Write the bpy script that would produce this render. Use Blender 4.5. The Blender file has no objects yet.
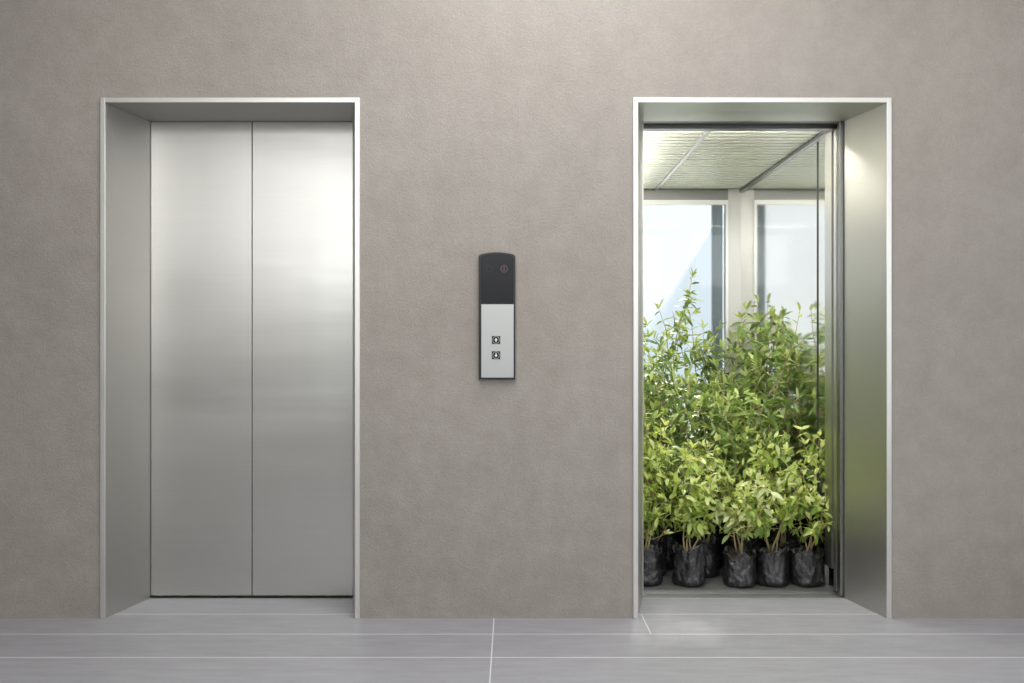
import bpy, math, random
from mathutils import Vector, Matrix, noise
S = bpy.context.scene
S.view_settings.view_transform = 'Standard'
S.view_settings.look = 'None'
COL = S.collection

# ------------------------------------------------------------ materials
def new_mat(name):
    m = bpy.data.materials.new(name); m.use_nodes = True
    nt = m.node_tree; b = nt.nodes['Principled BSDF']
    return m, nt, b
def N(nt, t, **kw):
    n = nt.nodes.new(t)
    for k, v in kw.items(): setattr(n, k, v)
    return n
def L(nt, a, b): nt.links.new(a, b)
def coords(nt, scale=(1,1,1)):
    tc = N(nt, 'ShaderNodeTexCoord'); mp = N(nt, 'ShaderNodeMapping')
    mp.inputs['Scale'].default_value = scale
    L(nt, tc.outputs['Object'], mp.inputs['Vector']); return mp.outputs['Vector']
def noise_n(nt, vec, scale, detail=4, rough=.55):
    n = N(nt, 'ShaderNodeTexNoise'); n.inputs['Scale'].default_value = scale
    n.inputs['Detail'].default_value = detail; n.inputs['Roughness'].default_value = rough
    L(nt, vec, n.inputs['Vector']); return n.outputs['Fac']
def ramp(nt, fac, stops):
    r = N(nt, 'ShaderNodeValToRGB'); e = r.color_ramp.elements
    while len(e) < len(stops): e.new(.5)
    for i, (p, c) in enumerate(stops):
        e[i].position = p; e[i].color = (*c, 1)
    L(nt, fac, r.inputs['Fac']); return r.outputs['Color']
def math_n(nt, op, a, b=None):
    n = N(nt, 'ShaderNodeMath', operation=op)
    for i, v in enumerate((a, b)):
        if v is None: continue
        if isinstance(v, (int, float)): n.inputs[i].default_value = v
        else: L(nt, v, n.inputs[i])
    return n.outputs[0]
def bump(nt, b, h, strength, dist=.002):
    n = N(nt, 'ShaderNodeBump'); n.inputs['Strength'].default_value = strength
    n.inputs['Distance'].default_value = dist
    L(nt, h, n.inputs['Height']); L(nt, n.outputs['Normal'], b.inputs['Normal'])

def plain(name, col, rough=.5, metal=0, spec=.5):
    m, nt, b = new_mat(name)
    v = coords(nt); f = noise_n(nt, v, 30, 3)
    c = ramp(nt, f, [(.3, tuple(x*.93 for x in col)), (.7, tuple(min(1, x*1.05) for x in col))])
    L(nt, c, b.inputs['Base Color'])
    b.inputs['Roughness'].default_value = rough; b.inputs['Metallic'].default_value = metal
    b.inputs['Specular IOR Level'].default_value = spec
    return m

def plaster():
    m, nt, b = new_mat('plaster_taupe')
    v = coords(nt)
    big = noise_n(nt, v, 1.1, 6, .6)
    mid = noise_n(nt, v, 9, 9, .75)
    fine = noise_n(nt, v, 110, 4, .7)
    f = math_n(nt, 'ADD', math_n(nt, 'MULTIPLY', big, .30), math_n(nt, 'ADD', math_n(nt, 'MULTIPLY', mid, .40), math_n(nt, 'MULTIPLY', fine, .30)))
    c = ramp(nt, f, [(.36, (.232, .209, .185)), (.5, (.280, .254, .227)), (.64, (.335, .308, .279))])
    L(nt, c, b.inputs['Base Color'])
    r = N(nt, 'ShaderNodeMapRange'); L(nt, mid, r.inputs[0])
    r.inputs[1].default_value=.3; r.inputs[2].default_value=.7; r.inputs[3].default_value=.32; r.inputs[4].default_value=.58
    L(nt, r.outputs[0], b.inputs['Roughness'])
    h = math_n(nt, 'ADD', math_n(nt, 'MULTIPLY', mid, 1.2), math_n(nt, 'MULTIPLY', fine, .7))
    bump(nt, b, h, .6, .006)
    return m

def steel(name, base=(.62,.61,.585), rough=.28, aniso=.6, stretch=(3,3,260), var=.06, metal=1, bands=0):
    m, nt, b = new_mat(name)
    v = coords(nt, stretch)
    f = noise_n(nt, v, 1.0, 3)
    big = noise_n(nt, coords(nt, (.5,.5,2.8)), 1.0, 3)
    g = math_n(nt, 'ADD', math_n(nt, 'MULTIPLY', f, .5), math_n(nt, 'MULTIPLY', big, .5))
    c = ramp(nt, g, [(.3, tuple(x*(1-var) for x in base)), (.7, tuple(min(1, x*(1+var)) for x in base))])
    L(nt, c, b.inputs['Base Color'])
    b.inputs['Metallic'].default_value = metal
    r = N(nt, 'ShaderNodeMapRange'); L(nt, big, r.inputs[0])
    r.inputs[1].default_value=.3; r.inputs[2].default_value=.7
    r.inputs[3].default_value=rough*.9; r.inputs[4].default_value=rough*1.1
    L(nt, r.outputs[0], b.inputs['Roughness'])
    if bands:
        vb = noise_n(nt, coords(nt, (5,5,.45)), 1.0, 1)
        bump(nt, b, math_n(nt, 'ADD', big, math_n(nt, 'MULTIPLY', vb, .5)), bands, .02)
    if aniso:
        b.inputs['Anisotropic'].default_value = aniso
        t = N(nt, 'ShaderNodeTangent'); t.direction_type = 'RADIAL'; t.axis = 'Z'
        L(nt, t.outputs[0], b.inputs['Tangent'])
    return m

def tiles():
    m, nt, b = new_mat('floor_tile_grey')
    tc = N(nt, 'ShaderNodeTexCoord'); sx = N(nt, 'ShaderNodeSeparateXYZ')
    L(nt, tc.outputs['Object'], sx.inputs[0]); x, y = sx.outputs[0], sx.outputs[1]
    def joint(c, off, per, w):
        t = math_n(nt, 'MULTIPLY', math_n(nt, 'ADD', c, off), 1/per)
        fr = math_n(nt, 'FRACT', t)
        d = math_n(nt, 'MULTIPLY', math_n(nt, 'MINIMUM', fr, math_n(nt, 'SUBTRACT', 1.0, fr)), per)
        return math_n(nt, 'LESS_THAN', d, w)
    jy = joint(y, .237+30, .3, .0040)
    jx = joint(x, .076+24, 2.4, .0025)
    ex = math_n(nt, 'LESS_THAN', math_n(nt, 'ABSOLUTE', math_n(nt, 'SUBTRACT', x, .555)), .0022)
    ey = math_n(nt, 'LESS_THAN', math_n(nt, 'ABSOLUTE', math_n(nt, 'ADD', y, .087)), .15)
    j = math_n(nt, 'MAXIMUM', math_n(nt, 'MAXIMUM', jy, jx), math_n(nt, 'MULTIPLY', ex, ey))
    v = coords(nt, (2, 9, 2))
    f = noise_n(nt, v, 2.5, 8, .65)
    fine = noise_n(nt, coords(nt), 160, 3)
    row = math_n(nt, 'FLOOR', math_n(nt, 'MULTIPLY', math_n(nt, 'ADD', y, 30.237), 1/.3))
    rv = math_n(nt, 'FRACT', math_n(nt, 'MULTIPLY', math_n(nt, 'SINE', math_n(nt, 'MULTIPLY', row, 12.99)), 43.7))
    g = math_n(nt, 'ADD', math_n(nt, 'MULTIPLY', f, .6), math_n(nt, 'ADD', math_n(nt, 'MULTIPLY', fine, .25), math_n(nt, 'MULTIPLY', rv, .08)))
    c = ramp(nt, g, [(.3, (.255, .254, .274)), (.65, (.345, .344, .366))])
    mx = N(nt, 'ShaderNodeMix', data_type='RGBA'); L(nt, j, mx.inputs[0]); L(nt, c, mx.inputs[6])
    mx.inputs[7].default_value = (.57, .58, .60, 1)
    L(nt, mx.outputs[2], b.inputs['Base Color'])
    b.inputs['Roughness'].default_value = .44
    b.inputs['Specular IOR Level'].default_value = .4
    bump(nt, b, fine, .15, .001)
    return m

def leaf_mat(name, c0, c1, c2):
    m = bpy.data.materials.new(name); m.use_nodes = True; nt = m.node_tree
    b = nt.nodes['Principled BSDF']; out = nt.nodes['Material Output']
    at = N(nt, 'ShaderNodeAttribute'); at.attribute_name = 'tint'
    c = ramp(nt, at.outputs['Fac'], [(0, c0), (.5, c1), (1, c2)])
    L(nt, c, b.inputs['Base Color']); b.inputs['Roughness'].default_value = .32
    tr = N(nt, 'ShaderNodeBsdfTranslucent')
    mul = N(nt, 'ShaderNodeMix', data_type='RGBA', blend_type='MULTIPLY'); mul.inputs[0].default_value = 1
    L(nt, c, mul.inputs[6]); mul.inputs[7].default_value = (1.5, 1.45, .85, 1)
    L(nt, mul.outputs[2], tr.inputs['Color'])
    ms = N(nt, 'ShaderNodeMixShader'); ms.inputs[0].default_value = .36
    L(nt, b.outputs[0], ms.inputs[1]); L(nt, tr.outputs[0], ms.inputs[2]); L(nt, ms.outputs[0], out.inputs['Surface'])
    return m

def glass_mat(name, refl=.015):
    m = bpy.data.materials.new(name); m.use_nodes = True; nt = m.node_tree
    nt.nodes.remove(nt.nodes['Principled BSDF']); out = nt.nodes['Material Output']
    t = N(nt, 'ShaderNodeBsdfTransparent'); t.inputs[0].default_value = (.98, .985, .98, 1)
    g = N(nt, 'ShaderNodeBsdfGlossy'); g.inputs['Roughness'].default_value = .02
    ms = N(nt, 'ShaderNodeMixShader'); ms.inputs[0].default_value = refl
    L(nt, t.outputs[0], ms.inputs[1]); L(nt, g.outputs[0], ms.inputs[2]); L(nt, ms.outputs[0], out.inputs['Surface'])
    return m

M_wall = plaster()
M_steel = steel('brushed_steel', (.595,.582,.55), .345, .5, (2,2,180), .03, 1, .13)
M_lip = steel('steel_edge', (.72,.71,.69), .42, 0, (3,3,3), .02)
M_jamb = steel('brushed_steel_jamb', (.55,.54,.515), .46, .3, (2,2,180), .02)
M_polish = steel('polished_steel', (.80,.81,.79), .08, 0, (2,2,30), .02)
M_ceil = steel('ceiling_slat', (.88,.88,.76), .42, 0, (40,2,2), .04, .2)
M_dark = plain('dark_gap', (.02,.02,.02), .6)
M_darksteel = steel('dark_steel', (.25,.25,.24), .35, 0, (3,3,60), .05)
M_alu = steel('aluminium_sill', (.70,.70,.70), .4, 0, (2,200,2), .05)
M_tile = tiles()
M_white = plain('painted_ceiling', (.70,.69,.67), .8)
M_carfloor = plain('car_floor_rubber', (.12,.12,.12), .5)
M_glass = glass_mat('clear_glass')
M_blackglass = plain('black_glass', (.010,.010,.012), .25, 0, .2)
M_blackplastic = plain('black_plastic', (.025,.025,.027), .4, 0, .25)
M_panel = steel('panel_steel', (.42,.42,.412), .42, 0, (2,2,300), .04)
M_ring = plain('indicator_grey', (.10,.05,.05), .4)
M_symbol = plain('button_symbol', (.75,.75,.75), .4)
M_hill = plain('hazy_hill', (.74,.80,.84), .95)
M_column = plain('blue_grey_column', (.20,.24,.29), .6)
M_ground = plain('pale_ground', (.75,.75,.73), .95)
M_soil = plain('soil', (.05,.033,.02), .95)
M_stem = plain('stem_bark', (.38,.30,.15), .7)
def bag_mat():
    m, nt, b = new_mat('black_poly_bag')
    v = coords(nt, (1,1,.6)); f = noise_n(nt, v, 38, 6, .65)
    c = ramp(nt, f, [(.3,(.010,.010,.011)), (.75,(.032,.032,.035))])
    L(nt, c, b.inputs['Base Color']); b.inputs['Roughness'].default_value = .24
    b.inputs['Specular IOR Level'].default_value = .8
    bump(nt, b, f, .6, .012); return m
M_bag = bag_mat()
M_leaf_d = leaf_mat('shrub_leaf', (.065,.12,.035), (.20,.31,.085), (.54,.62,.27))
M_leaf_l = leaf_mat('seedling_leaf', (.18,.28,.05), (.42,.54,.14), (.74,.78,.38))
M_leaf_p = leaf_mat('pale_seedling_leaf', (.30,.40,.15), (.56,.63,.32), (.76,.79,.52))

# ------------------------------------------------------------ mesh builder
class MB:
    def __init__(s): s.v=[]; s.f=[]; s.m=[]; s.mats=[]
    def mi(s, mat):
        if mat not in s.mats: s.mats.append(mat)
        return s.mats.index(mat)
    def add(s, vs, fs, mat):
        o=len(s.v); k=s.mi(mat); s.v += [tuple(p) for p in vs]
        for f in fs: s.f.append(tuple(i+o for i in f)); s.m.append(k)
    def box(s, x0,x1,y0,y1,z0,z1, mat):
        vs=[(x,y,z) for z in (z0,z1) for y in (y0,y1) for x in (x0,x1)]
        s.add(vs, [(0,2,3,1),(4,5,7,6),(0,1,5,4),(1,3,7,5),(3,2,6,7),(2,0,4,6)], mat)
    def prism_z(s, poly, z0, z1, mat):
        n=len(poly); vs=[(x,y,z0) for x,y in poly]+[(x,y,z1) for x,y in poly]
        fs=[tuple(range(n-1,-1,-1)), tuple(range(n,2*n))]+[(i,(i+1)%n,n+(i+1)%n,n+i) for i in range(n)]
        s.add(vs, fs, mat)
    def prism_y(s, poly, y0, y1, mat):
        n=len(poly); vs=[(x,y0,z) for x,z in poly]+[(x,y1,z) for x,z in poly]
        fs=[tuple(range(n)), tuple(range(2*n-1,n-1,-1))]+[((i+1)%n,i,n+i,n+(i+1)%n) for i in range(n)]
        s.add(vs, fs, mat)
    def tube(s, pts, radii, mat, n=5):
        vs=[]; fs=[]
        for i,p in enumerate(pts):
            p=Vector(p); a=Vector(pts[max(0,i-1)]); b=Vector(pts[min(len(pts)-1,i+1)])
            d=(b-a).normalized() if (b-a).length>1e-6 else Vector((0,0,1))
            u=d.orthogonal().normalized(); w=d.cross(u)
            for k in range(n):
                t=2*math.pi*k/n; vs.append(p+(u*math.cos(t)+w*math.sin(t))*radii[i])
        for i in range(len(pts)-1):
            for k in range(n):
                fs.append((i*n+k,i*n+(k+1)%n,(i+1)*n+(k+1)%n,(i+1)*n+k))
        fs.append(tuple(range(n-1,-1,-1))); fs.append(tuple((len(pts)-1)*n+k for k in range(n)))
        s.add(vs,fs,mat)
    def obj(s, name, bevel=0, parent=None, smooth=False):
        me=bpy.data.meshes.new(name); me.from_pydata(s.v,[],s.f)
        for m in s.mats: me.materials.append(m)
        me.polygons.foreach_set('material_index', s.m)
        if smooth: me.polygons.foreach_set('use_smooth',[True]*len(s.f))
        me.update(); o=bpy.data.objects.new(name, me); COL.objects.link(o)
        if bevel:
            b=o.modifiers.new('bevel','BEVEL'); b.width=bevel; b.segments=2; b.limit_method='ANGLE'
        if parent: o.parent=parent
        return o
def empty(name, loc=(0,0,0)):
    e=bpy.data.objects.new(name,None); e.empty_display_size=.1; e.location=loc; COL.objects.link(e); return e

# ------------------------------------------------------------ dimensions
OPEN=[(-1.7386,-.643),(.5118,1.603)]
ZT=2.200; LIP=.021; DEP=.336; SPL=.064; CH=3.7; XW=3.6; YF=-7.2

b=MB(); e=.005
xs=[-XW, OPEN[0][0]+e, OPEN[0][1]-e, OPEN[1][0]+e, OPEN[1][1]-e, XW]
for i in (0,2,4): b.box(xs[i],xs[i+1],0,DEP,0,ZT-e,M_wall)
b.box(-XW,XW,0,DEP,ZT-e,CH,M_wall)
b.obj('wall_back')
b=MB(); b.box(-XW-.15,XW+.15,YF-.2,DEP,-.12,0,M_tile); b.obj('floor')
b=MB(); b.box(-XW-.15,XW+.15,YF-.2,DEP,CH,CH+.15,M_white); b.obj('ceiling')
b=MB(); b.box(-XW-.15,-XW,YF,DEP,0,CH,M_wall); b.obj('wall_left')
b=MB(); WY0,WY1,WZ0,WZ1=-5.6,-1.4,.4,3.2
b.box(XW,XW+.15,YF,WY0,0,CH,M_wall); b.box(XW,XW+.15,WY1,DEP,0,CH,M_wall)
b.box(XW,XW+.15,WY0,WY1,0,WZ0,M_wall); b.box(XW,XW+.15,WY0,WY1,WZ1,CH,M_wall); b.obj('wall_right')
b=MB()
for y in (WY0,-4.22,-2.82,WY1-.04): b.box(XW+.05,XW+.10,y,y+.04,WZ0,WZ1,M_darksteel)
for z in (WZ0,WZ1-.04): b.box(XW+.05,XW+.10,WY0,WY1,z,z+.04,M_darksteel)
b.box(XW+.07,XW+.08,WY0+.04,WY1-.04,WZ0+.04,WZ1-.04,M_glass); b.obj('window_2')
b=MB(); b.box(-XW,XW,YF-.2,YF,0,.5,M_wall); b.box(-XW,XW,YF-.2,YF,3.5,CH,M_wall)
b.box(-XW,-3.0,YF-.2,YF,.5,3.5,M_wall); b.box(3.0,XW,YF-.2,YF,.5,3.5,M_wall); b.obj('wall_front')
b=MB()
for x in (-3.0,-1.52,-.02,1.48,2.96): b.box(x,x+.04,YF-.12,YF-.06,.5,3.5,M_darksteel)
for z in (.5,3.46): b.box(-3.0,3.0,YF-.12,YF-.06,z,z+.04,M_darksteel)
b.box(-2.96,2.96,YF-.095,YF-.085,.54,3.46,M_glass); b.obj('window_1')

# ------------------------------------------------------------ frames
for (a,c) in OPEN:
    b=MB(); y0=-.009
    b.box(a,a+LIP,y0,0,0,ZT,M_lip); b.box(c-LIP,c,y0,0,0,ZT,M_lip); b.box(a+LIP,c-LIP,y0,0,ZT-LIP,ZT,M_lip)
    b.prism_z([(a+e,0),(a+LIP,0),(a+LIP+SPL,DEP),(a+e,DEP)],0,ZT-LIP,M_jamb)
    b.prism_z([(c-LIP,0),(c-e,0),(c-e,DEP),(c-LIP-SPL,DEP)],0,ZT-LIP,M_jamb)
    b.box(a+e,c-e,0,DEP,ZT-LIP,ZT-e,M_jamb)
    b.obj('elevator_door_frame', bevel=.0015)

# ------------------------------------------------------------ closed doors
root=empty('elevator_door',(-1.19,.36,0))
def child(mb,name,bev=0,sm=False,r=root):
    o=mb.obj(name,bev,None,sm); o.parent=r; o.matrix_parent_inverse=Matrix.Translation(r.location).inverted(); return o
b=MB(); b.box(-1.72,-1.1915,.345,.385,.010,2.24,M_steel); child(b,'panel_1',.002)
b=MB(); b.box(-1.1885,-.66,.345,.385,.010,2.24,M_steel); child(b,'panel_2',.002)
b=MB(); b.box(-1.75,-.63,.337,.50,-.06,-.002,M_alu); b.box(-1.75,-.63,.40,.43,.0,.004,M_dark); b.box(-1.80,-.58,.44,.46,.004,2.3,M_dark); child(b,'sill_track_and_dark_sheet')  # tall black sheet behind the panels stands in for shade in the seam

# ------------------------------------------------------------ open elevator car
CX0,CX1,CY0,CY1,CZ=.39,1.522,.50,2.40,2.20
car=empty('elevator_car',(.955,1.4,0))
def cc(mb,name,bev=0): return child(mb,name,bev,r=car)
b=MB()
b.box(CX0-.03,CX1+.03,CY0,CY1+.05,-.08,0,M_carfloor); cc(b,'floor_pan')
b=MB()
b.box(CX1,CX1+.03,CY0,CY1+.05,0,CZ+.08,M_polish); b.box(CX0-.03,CX0,CY0,CY1+.05,0,CZ+.08,M_polish)
b.box(CX1-.004,CX1,CY0+.24,CY0+.246,.1,CZ-.03,M_dark)
b.box(CX1-.010,CX1,CY0,CY0+.10,.1,CZ-.03,M_steel)
b.box(CX1-.012,CX1,CY0,CY1,CZ-.022,CZ-.004,M_darksteel)
b.box(CX0,CX0+.012,CY0,CY1,CZ-.022,CZ-.004,M_darksteel)
b.box(CX1-.01,CX1,CY0+.1,CY1,0,.1,M_darksteel); b.box(CX0,CX0+.01,CY0,CY1,0,.1,M_darksteel)
cc(b,'side_walls')
b=MB(); b.box(CX0-.03,CX1+.03,CY0,CY1+.05,CZ+.06,CZ+.09,M_darksteel)
y=CY0+.08
while y<CY1-.05:
    for (p,q) in ((CX0+.012,.944),(.966,CX1-.012)): b.box(p,q,y,y+.048,CZ,CZ+.014,M_ceil)
    y+=.072
b.box(CX0,CX1,CY0,CY1,CZ+.034,CZ+.04,M_darksteel)
b.box(.946,.964,CY0+.08,CY1,CZ-.008,CZ+.012,M_lip)
cc(b,'ribbed_ceiling')
b=MB()
b.box(1.436,CX1,CY1,CY1+.05,0,CZ+.05,M_jamb); b.box(CX0,.45,CY1,CY1+.05,0,CZ+.05,M_steel)
b.box(.45,1.436,CY1,CY1+.05,2.13,CZ+.05,M_darksteel); b.box(.45,1.436,CY1,CY1+.05,0,.12,M_steel)
b.box(1.418,1.436,CY1-.01,CY1+.04,.12,2.13,M_lip)
b.box(.45,1.418,CY1-.01,CY1+.04,2.10,2.13,M_lip)
b.tube([(.47,CY1-.07,.9),(1.42,CY1-.07,.9)],[.018,.018],M_lip,12)
b.box(.6,.62,CY1-.07,CY1,.89,.91,M_lip); b.box(1.3,1.32,CY1-.07,CY1,.89,.91,M_lip)
cc(b,'rear_frame')
b=MB(); b.box(1.345,1.412,CY1+.06,CY1+.10,-.05,2.12,M_column); cc(b,'rear_guide_column')
b=MB(); b.box(.45,1.418,CY1+.012,CY1+.018,.12,2.10,M_glass); cc(b,'rear_glazing')
b=MB()
b.box(.36,1.75,.337,.497,-.06,-.001,M_alu)
for yy in (.352,.378,.425,.455,.475): b.box(.4,1.72,yy,yy+.006,-.001,.003,M_darksteel)
b.box(.36,1.75,.44,.498,2.168,2.3,M_darksteel); b.box(.36,1.75,.338,.43,2.185,2.3,M_darksteel)
b.box(1.502,1.74,.345,.385,.01,2.24,M_darksteel); b.box(.36,.602,.345,.385,.01,2.24,M_steel)
b.box(1.512,1.74,.43,.47,.01,2.165,M_steel); b.box(.36,.595,.43,.47,.01,2.165,M_steel)
b.box(1.74,1.78,.338,.50,-.05,2.3,M_darksteel); b.box(.33,.36,.338,.50,-.05,2.3,M_darksteel)
b.box(1.522,1.74,.475,.498,0,2.165,M_darksteel)
cc(b,'entrance',.001)
b=MB(); b.box(.5,1.42,.505,.575,CZ-.004,CZ+.012,M_lip)  # strip housing, added to go with the fill light behind the header
b.box(CX0,CX0+.09,.7,2.2,1.90,1.915,M_lip); b.box(CX0+.08,CX0+.09,.7,2.2,1.915,1.95,M_lip); cc(b,'added_lamp_housing')  # shelf added out of view under the upward fill light

# ------------------------------------------------------------ call panel
b=MB()
def rounded(x0,x1,z0,z1,bulge,n=14):
    pts=[(x0,z0),(x1,z0)]
    for i in range(n+1):
        t=i/n; x=x1+(x0-x1)*t; u=(2*t-1)
        pts.append((x, z1-bulge*(u*u) - (.004*max(0,abs(u)-.9)*10)))
    return pts
b.prism_y(rounded(-.140,.014,1.011,1.545,.011),-.022,0,M_blackplastic)
b.prism_y([(-.129,1.018),(.007,1.018),(.007,1.326),(-.129,1.326)],-.026,-.022,M_panel)
b.prism_y(rounded(-.131,.006,1.331,1.538,.010),-.0245,-.022,M_blackglass)
def disc(cx,cz,r,y0,y1,mat): b.prism_y([(cx+r*math.cos(2*math.pi*k/24),cz+r*math.sin(2*math.pi*k/24)) for k in range(24)],y0,y1,mat)
for zc,up in ((1.176,1),(1.112,-1)):
    b.prism_y([(-.085,zc-.017),(-.049,zc-.017),(-.049,zc+.017),(-.085,zc+.017)],-.0275,-.026,M_blackplastic)
    disc(-.067,zc,.0155,-.030,-.0275,M_darksteel); disc(-.067,zc,.0125,-.0305,-.030,M_blackglass)
    t=[(-.067,zc+up*.008),(-.074,zc-up*.001),(-.060,zc-up*.001)]
    b.prism_y(t,-.0315,-.0305,M_symbol)
    z0=min(zc-up*.008,zc); z1=max(zc-up*.008,zc)
    b.prism_y([(-.0690,z0),(-.0650,z0),(-.0650,z1),(-.0690,z1)],-.0315,-.0305,M_symbol)
def ring(cx,cz,r0,r1,mat):
    n=20; vs=[]
    for i in range(n):
        t=2*math.pi*i/n; vs += [(cx+r0*math.cos(t),-.0252,cz+r0*math.sin(t)),(cx+r1*math.cos(t),-.0252,cz+r1*math.sin(t))]
    b.add(vs,[(2*i,2*i+1,(2*i+3)%(2*n),(2*i+2)%(2*n)) for i in range(n)],mat)
ring(-.033,1.475,.012,.015,M_ring); ring(-.095,1.475,.012,.014,M_blackplastic)
b.box(-.035,-.031,-.0252,-.0245,1.467,1.483,M_ring)
b.obj('elevator_call_panel',bevel=.001)

# ------------------------------------------------------------ plants
def in_car(p, m=.012):
    xl = CX0+m if p.y>.50 else .612; xr = CX1-m if p.y>.50 else 1.496
    return xl<p.x<xr and .31<p.y<CY1-.09 and p.z>.01
ROWS=[(0,0),(.2,.72),(.45,1),(.75,.72),(1,0)]
def add_leaf(mb, tint, base, d, up, Ln, W, mat, curl, tv):
    d=d.normalized(); side=d.cross(up)
    if side.length<1e-3: side=d.orthogonal()
    side.normalize(); n=side.cross(d).normalized()
    tip=base+d*Ln-n*curl*Ln
    if not in_car(tip) or not in_car(base): return
    vs=[]; idx=[]
    for (t,w) in ROWS:
        c=base+d*(Ln*t)-n*(curl*Ln*t*t)
        if w==0: idx.append((len(vs),)); vs.append(c)
        else:
            k=len(vs); vs += [c-side*(W*w*.5)+n*(W*w*.16), c, c+side*(W*w*.5)+n*(W*w*.16)]; idx.append((k,k+1,k+2))
    fs=[(0,2,1),(0,3,2)]
    for i in (1,2):
        a=idx[i]; q=idx[i+1]; fs += [(a[0],a[1],q[1],q[0]),(a[1],a[2],q[2],q[1])]
    a=idx[3]; t=idx[4][0]; fs += [(a[0],a[1],t),(a[1],a[2],t)]
    mb.add(vs,fs,mat); tint += [tv]*len(vs)

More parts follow.
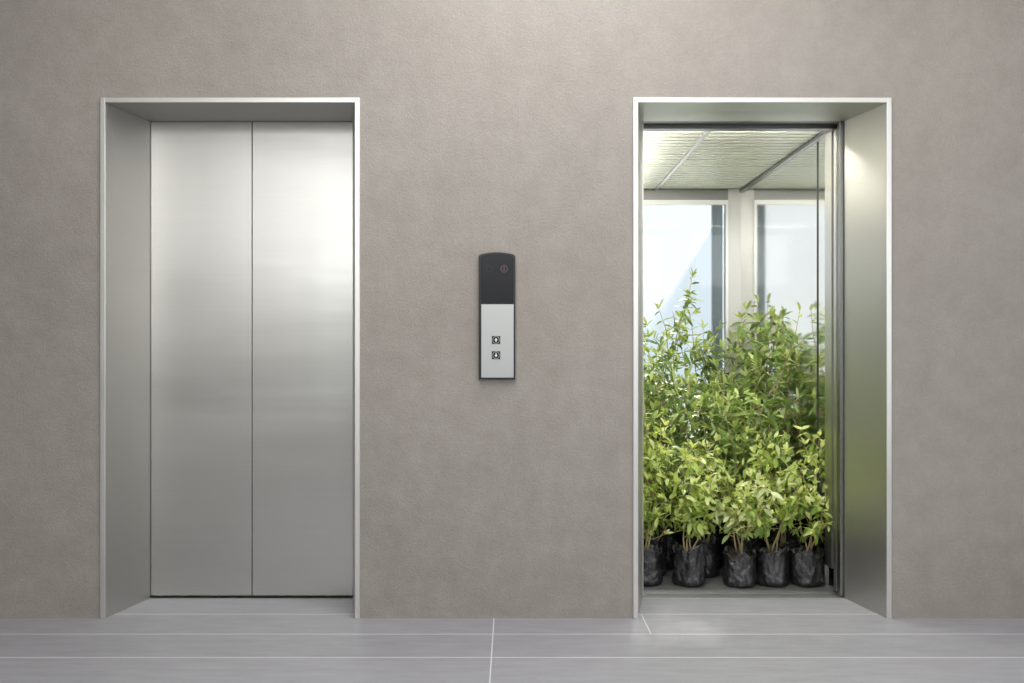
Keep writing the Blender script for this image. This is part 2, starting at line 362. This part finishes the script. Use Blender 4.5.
def potted(kind, x, y, bag_r, bag_h, top, spread, nst, leafL, leafW, mat, seed, gap, clear, droop, twig, tw=(.13,.32), start=.2):
    R=random.Random(seed)
    root=empty(kind,(x,y,0))
    b=MB(); n=72; NR=26
    key=[(0,.78),(.05,.93),(.15,1.03),(.35,1.0),(.6,.95),(.8,.93),(.9,.97),(1.0,1.04)]
    def pr_at(z):
        for (z0,r0),(z1,r1) in zip(key,key[1:]):
            if z<=z1: return r0+(r1-r0)*(z-z0)/(z1-z0)
        return key[-1][1]
    vs=[]; fs=[]
    rot=R.uniform(0,1.5); lean=(R.uniform(-.1,.1)*bag_r,R.uniform(-.1,.1)*bag_r); hs=R.uniform(.90,1.04)
    prof=[(pr_at(j/NR),j/NR) for j in range(NR+1)]+[(1.0,1.005),(.93,.95),(.90,.84)]
    m=len(prof)
    for j,(pr,pz) in enumerate(prof):
        for i in range(n):
            t=2*math.pi*i/n; tt=t+rot; ct,snt=math.cos(t),math.sin(t)
            sq=1/((abs(math.cos(tt))**4+abs(math.sin(tt))**4)**.25); sq=.78+.22*sq
            n1=noise.noise(Vector((ct*1.6+seed,snt*1.6,pz*1.8)))
            r1=1-abs(noise.noise(Vector((ct*3+pz*2.2+seed,snt*3-pz*1.6,pz*3.0))))*2
            r2=1-abs(noise.noise(Vector((ct*6-pz*4,snt*6+pz*3+seed,pz*5.5+seed))))*2
            pleat=math.sin(t*13+3*n1+seed)*.025*max(0,pz-.55)/.45
            wr=1+.15*n1+.085*(r1-.5)+.05*(r2-.5)+pleat
            r=bag_r*pr*sq*wr*.97
            zz=bag_h*pz*hs
            if pz>.7: zz+=bag_h*(pz-.7)/.3*(.20*noise.noise(Vector((ct*1.9,seed*1.3,snt*1.9)))+.09*noise.noise(Vector((ct*6,seed*1.3,snt*6))))
            vs.append((x+lean[0]*pz+r*ct,y+lean[1]*pz+r*snt,max(.001,zz)))
    for j in range(m-1):
        for i in range(n): fs.append((j*n+i,j*n+(i+1)%n,(j+1)*n+(i+1)%n,(j+1)*n+i))
    fs.append(tuple(range(n-1,-1,-1))); b.add(vs,fs,M_bag)
    b.add([vs[(m-1)*n+i] for i in range(n)],[tuple(range(n))],M_soil)
    child(b,'grow_bag',0,True,root)
    mb=MB(); tint=[]
    def tube(pts,rad):
        k=len(mb.v); mb.tube(pts,rad,M_stem,5); tint.extend([.3]*(len(mb.v)-k))
    z0=bag_h*.80
    def foliage(pts, start):
        ang=R.uniform(0,6.28)
        for i in range(len(pts)-1):
            a,c=pts[i],pts[i+1]; seg=(c-a); ln=seg.length
            if ln<1e-4: continue
            d=seg/ln; s=0
            while s<ln:
                p=a+d*s; frac=(i+s/ln)/(len(pts)-1)
                if frac>=start and p.z>clear:
                    for q in range(2):
                        ang+=2.399 if q==0 else math.pi*R.uniform(.8,1.2)
                        u=d.orthogonal().normalized(); w=d.cross(u)
                        o=u*math.cos(ang)+w*math.sin(ang)
                        ld=(o*R.uniform(.8,1.2)+d*R.uniform(.0,.8)+Vector((0,0,-droop*R.uniform(.0,1.5))))
                        ls=leafL*R.uniform(.5,1.2)*(1-.32*frac)
                        hz=(p.z/top)
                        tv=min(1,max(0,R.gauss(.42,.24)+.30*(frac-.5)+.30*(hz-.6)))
                        add_leaf(mb,tint,p,ld,Vector((R.gauss(0,.5),R.gauss(0,.5),1)),ls,leafW*ls/leafL*R.uniform(.85,1.2),mat,R.uniform(.05,.45),tv)
                s+=gap*R.uniform(.6,1.4)
        p=pts[-1]; d=(pts[-1]-pts[-2]).normalized()
        for k in range(4):
            o=Vector((R.gauss(0,1),R.gauss(0,1),R.gauss(.4,.5))).normalized()
            add_leaf(mb,tint,p,d+o*.7,Vector((R.gauss(0,.4),R.gauss(0,.4),1)),leafL*R.uniform(.45,.8),leafW*.65,mat,.15,min(1,R.uniform(.7,1)))
    def walk(p,d,length,steps,wob,lift):
        pts=[p.copy()]
        for i in range(steps):
            d=(d+Vector((R.gauss(0,wob),R.gauss(0,wob),lift))).normalized()
            p=p+d*(length/steps)
            p.y=min(max(p.y,.37),CY1-.11)
            lo,hi=(CX0+.03,CX1-.03) if p.y>.5 else (.63,1.48)
            p.x=min(max(p.x,lo),hi)
            pts.append(p.copy())
        return pts
    for k in range(nst):
        a=2*math.pi*(k+R.random()*.8)/nst
        sp=spread*R.uniform(.3,1.15)
        d=Vector((math.cos(a)*sp,math.sin(a)*sp,1)).normalized()
        h=(top-z0)*R.uniform(.55,.96) if k else (top-z0)
        p0=Vector((x+R.uniform(-.25,.25)*bag_r,y+R.uniform(-.25,.25)*bag_r,z0))
        st=9; pts=walk(p0,d,h,st,.13,.03)
        r0=.0045 if h<.7 else .007
        tube(pts,[r0*(1-.75*i/st) for i in range(st+1)])
        foliage(pts,start)
        for i in range(2,st):
            for t in range(twig if R.random()<.75 else 0):
                aa=R.uniform(0,6.28); dd=Vector((math.cos(aa),math.sin(aa),R.uniform(-.1,.8))).normalized()
                tl=h*R.uniform(*tw)*(1.15-.6*i/st)
                tp=walk(pts[i],dd,tl,4,.16,.08)
                tube(tp,[.0022,.002,.0016,.0012,.0008]); foliage(tp,.15)
    o=child(mb,'foliage',0,True,root)
    at=o.data.attributes.new('tint','FLOAT','POINT'); at.data.foreach_set('value',tint)

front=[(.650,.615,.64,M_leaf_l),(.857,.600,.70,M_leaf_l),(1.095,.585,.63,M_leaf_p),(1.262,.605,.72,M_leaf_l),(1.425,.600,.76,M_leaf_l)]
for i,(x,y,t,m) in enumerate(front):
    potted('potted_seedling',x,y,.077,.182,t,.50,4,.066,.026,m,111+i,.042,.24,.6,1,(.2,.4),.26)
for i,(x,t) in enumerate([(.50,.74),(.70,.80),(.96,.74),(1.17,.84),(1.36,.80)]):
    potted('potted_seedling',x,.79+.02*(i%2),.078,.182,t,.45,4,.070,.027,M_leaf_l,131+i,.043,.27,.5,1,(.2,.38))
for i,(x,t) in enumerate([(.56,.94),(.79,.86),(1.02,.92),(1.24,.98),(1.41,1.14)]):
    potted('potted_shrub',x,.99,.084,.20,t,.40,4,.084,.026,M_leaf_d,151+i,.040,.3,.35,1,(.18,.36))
rows=[(1.24,[(.55,1.20),(.84,1.16),(1.12,1.28),(1.38,1.40)]),
      (1.52,[(.72,1.40),(1.0,1.42),(1.24,1.38),(1.40,1.46)]),
      (1.82,[(.62,1.58),(.97,1.60),(1.34,1.50)]),
      (2.10,[(.84,1.58),(1.16,1.56),(1.40,1.46)])]
s=170
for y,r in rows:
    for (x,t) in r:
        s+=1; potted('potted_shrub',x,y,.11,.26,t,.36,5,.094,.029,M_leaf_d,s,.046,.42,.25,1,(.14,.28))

# ------------------------------------------------------------ outside
b=MB(); b.box(-120,120,CY1+.5,260,-3.2,-3.0,M_ground); b.obj('ground')
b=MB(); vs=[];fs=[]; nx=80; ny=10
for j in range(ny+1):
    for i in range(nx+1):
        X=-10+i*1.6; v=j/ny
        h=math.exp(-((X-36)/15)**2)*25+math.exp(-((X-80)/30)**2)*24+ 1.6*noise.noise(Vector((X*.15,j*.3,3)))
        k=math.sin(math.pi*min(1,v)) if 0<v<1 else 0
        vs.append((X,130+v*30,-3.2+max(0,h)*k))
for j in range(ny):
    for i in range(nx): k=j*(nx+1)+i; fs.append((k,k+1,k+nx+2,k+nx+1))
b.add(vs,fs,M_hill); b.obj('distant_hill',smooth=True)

# ------------------------------------------------------------ light
w=bpy.data.worlds.new('sky'); S.world=w; w.use_nodes=True; nt=w.node_tree
bg=nt.nodes['Background']; tc=N(nt,'ShaderNodeTexCoord'); sp=N(nt,'ShaderNodeSeparateXYZ'); L(nt,tc.outputs['Generated'],sp.inputs[0])
c=ramp(nt,sp.outputs[2],[(0,(.90,.93,.94)),(.6,(.84,.92,1.0))]); L(nt,c,bg.inputs['Color']); bg.inputs['Strength'].default_value=1.15
def area(name,loc,rot,sx,sy,P,col=(1,1,1)):
    l=bpy.data.lights.new(name,'AREA'); l.shape='RECTANGLE'; l.size=sx; l.size_y=sy; l.energy=P; l.color=col
    o=bpy.data.objects.new(name,l); o.location=loc; o.rotation_euler=rot; COL.objects.link(o); return o
area('window_daylight_fill',(-.2,YF+.08,2.8),(math.radians(90),0,0),5.2,1.25,92,(.98,.99,1))  # area lamp added inside the facade window, brightens wall and door tops
area('side_window_daylight',(XW-.03,-3.5,2.0),(0,math.radians(90),0),2.4,4.0,42,(.98,.99,1))
area('ceiling_light',(.15,-2.3,CH-.02),(0,0,0),2.4,2.0,98,(1,.99,.97))
area('wall_top_fill',(.2,-.9,CH-.03),(math.radians(20),0,0),1.1,.25,30,(1,.98,.95))  # added lamp, lightens the top centre of the back wall
area('car_fill_light',(.96,.54,CZ-.006),(math.radians(14),0,0),.85,.05,22,(1,.98,.93))  # added light hidden behind the header, brightens the plants from front and above
area('car_ceiling_fill',(CX0+.045,1.45,1.94),(0,math.radians(180-28),0),.05,1.4,38,(1,.98,.90))  # added upward light, hidden by the left jamb, brightens the car ceiling
l=bpy.data.lights.new('sun','SUN'); l.energy=3.4; l.angle=math.radians(6); l.color=(1,.96,.90)
o=bpy.data.objects.new('sun',l); o.rotation_euler=(math.radians(-52),0,math.radians(-12)); o.location=(0,10,10); COL.objects.link(o)

cam=bpy.data.cameras.new('camera'); co=bpy.data.objects.new('camera',cam); COL.objects.link(co); S.camera=co
co.location=(0,-4.2,1.134); co.rotation_euler=(math.radians(90),0,0)
cam.sensor_width=36; cam.lens=993/1024*36; cam.shift_y=8.5/1024; cam.clip_end=500
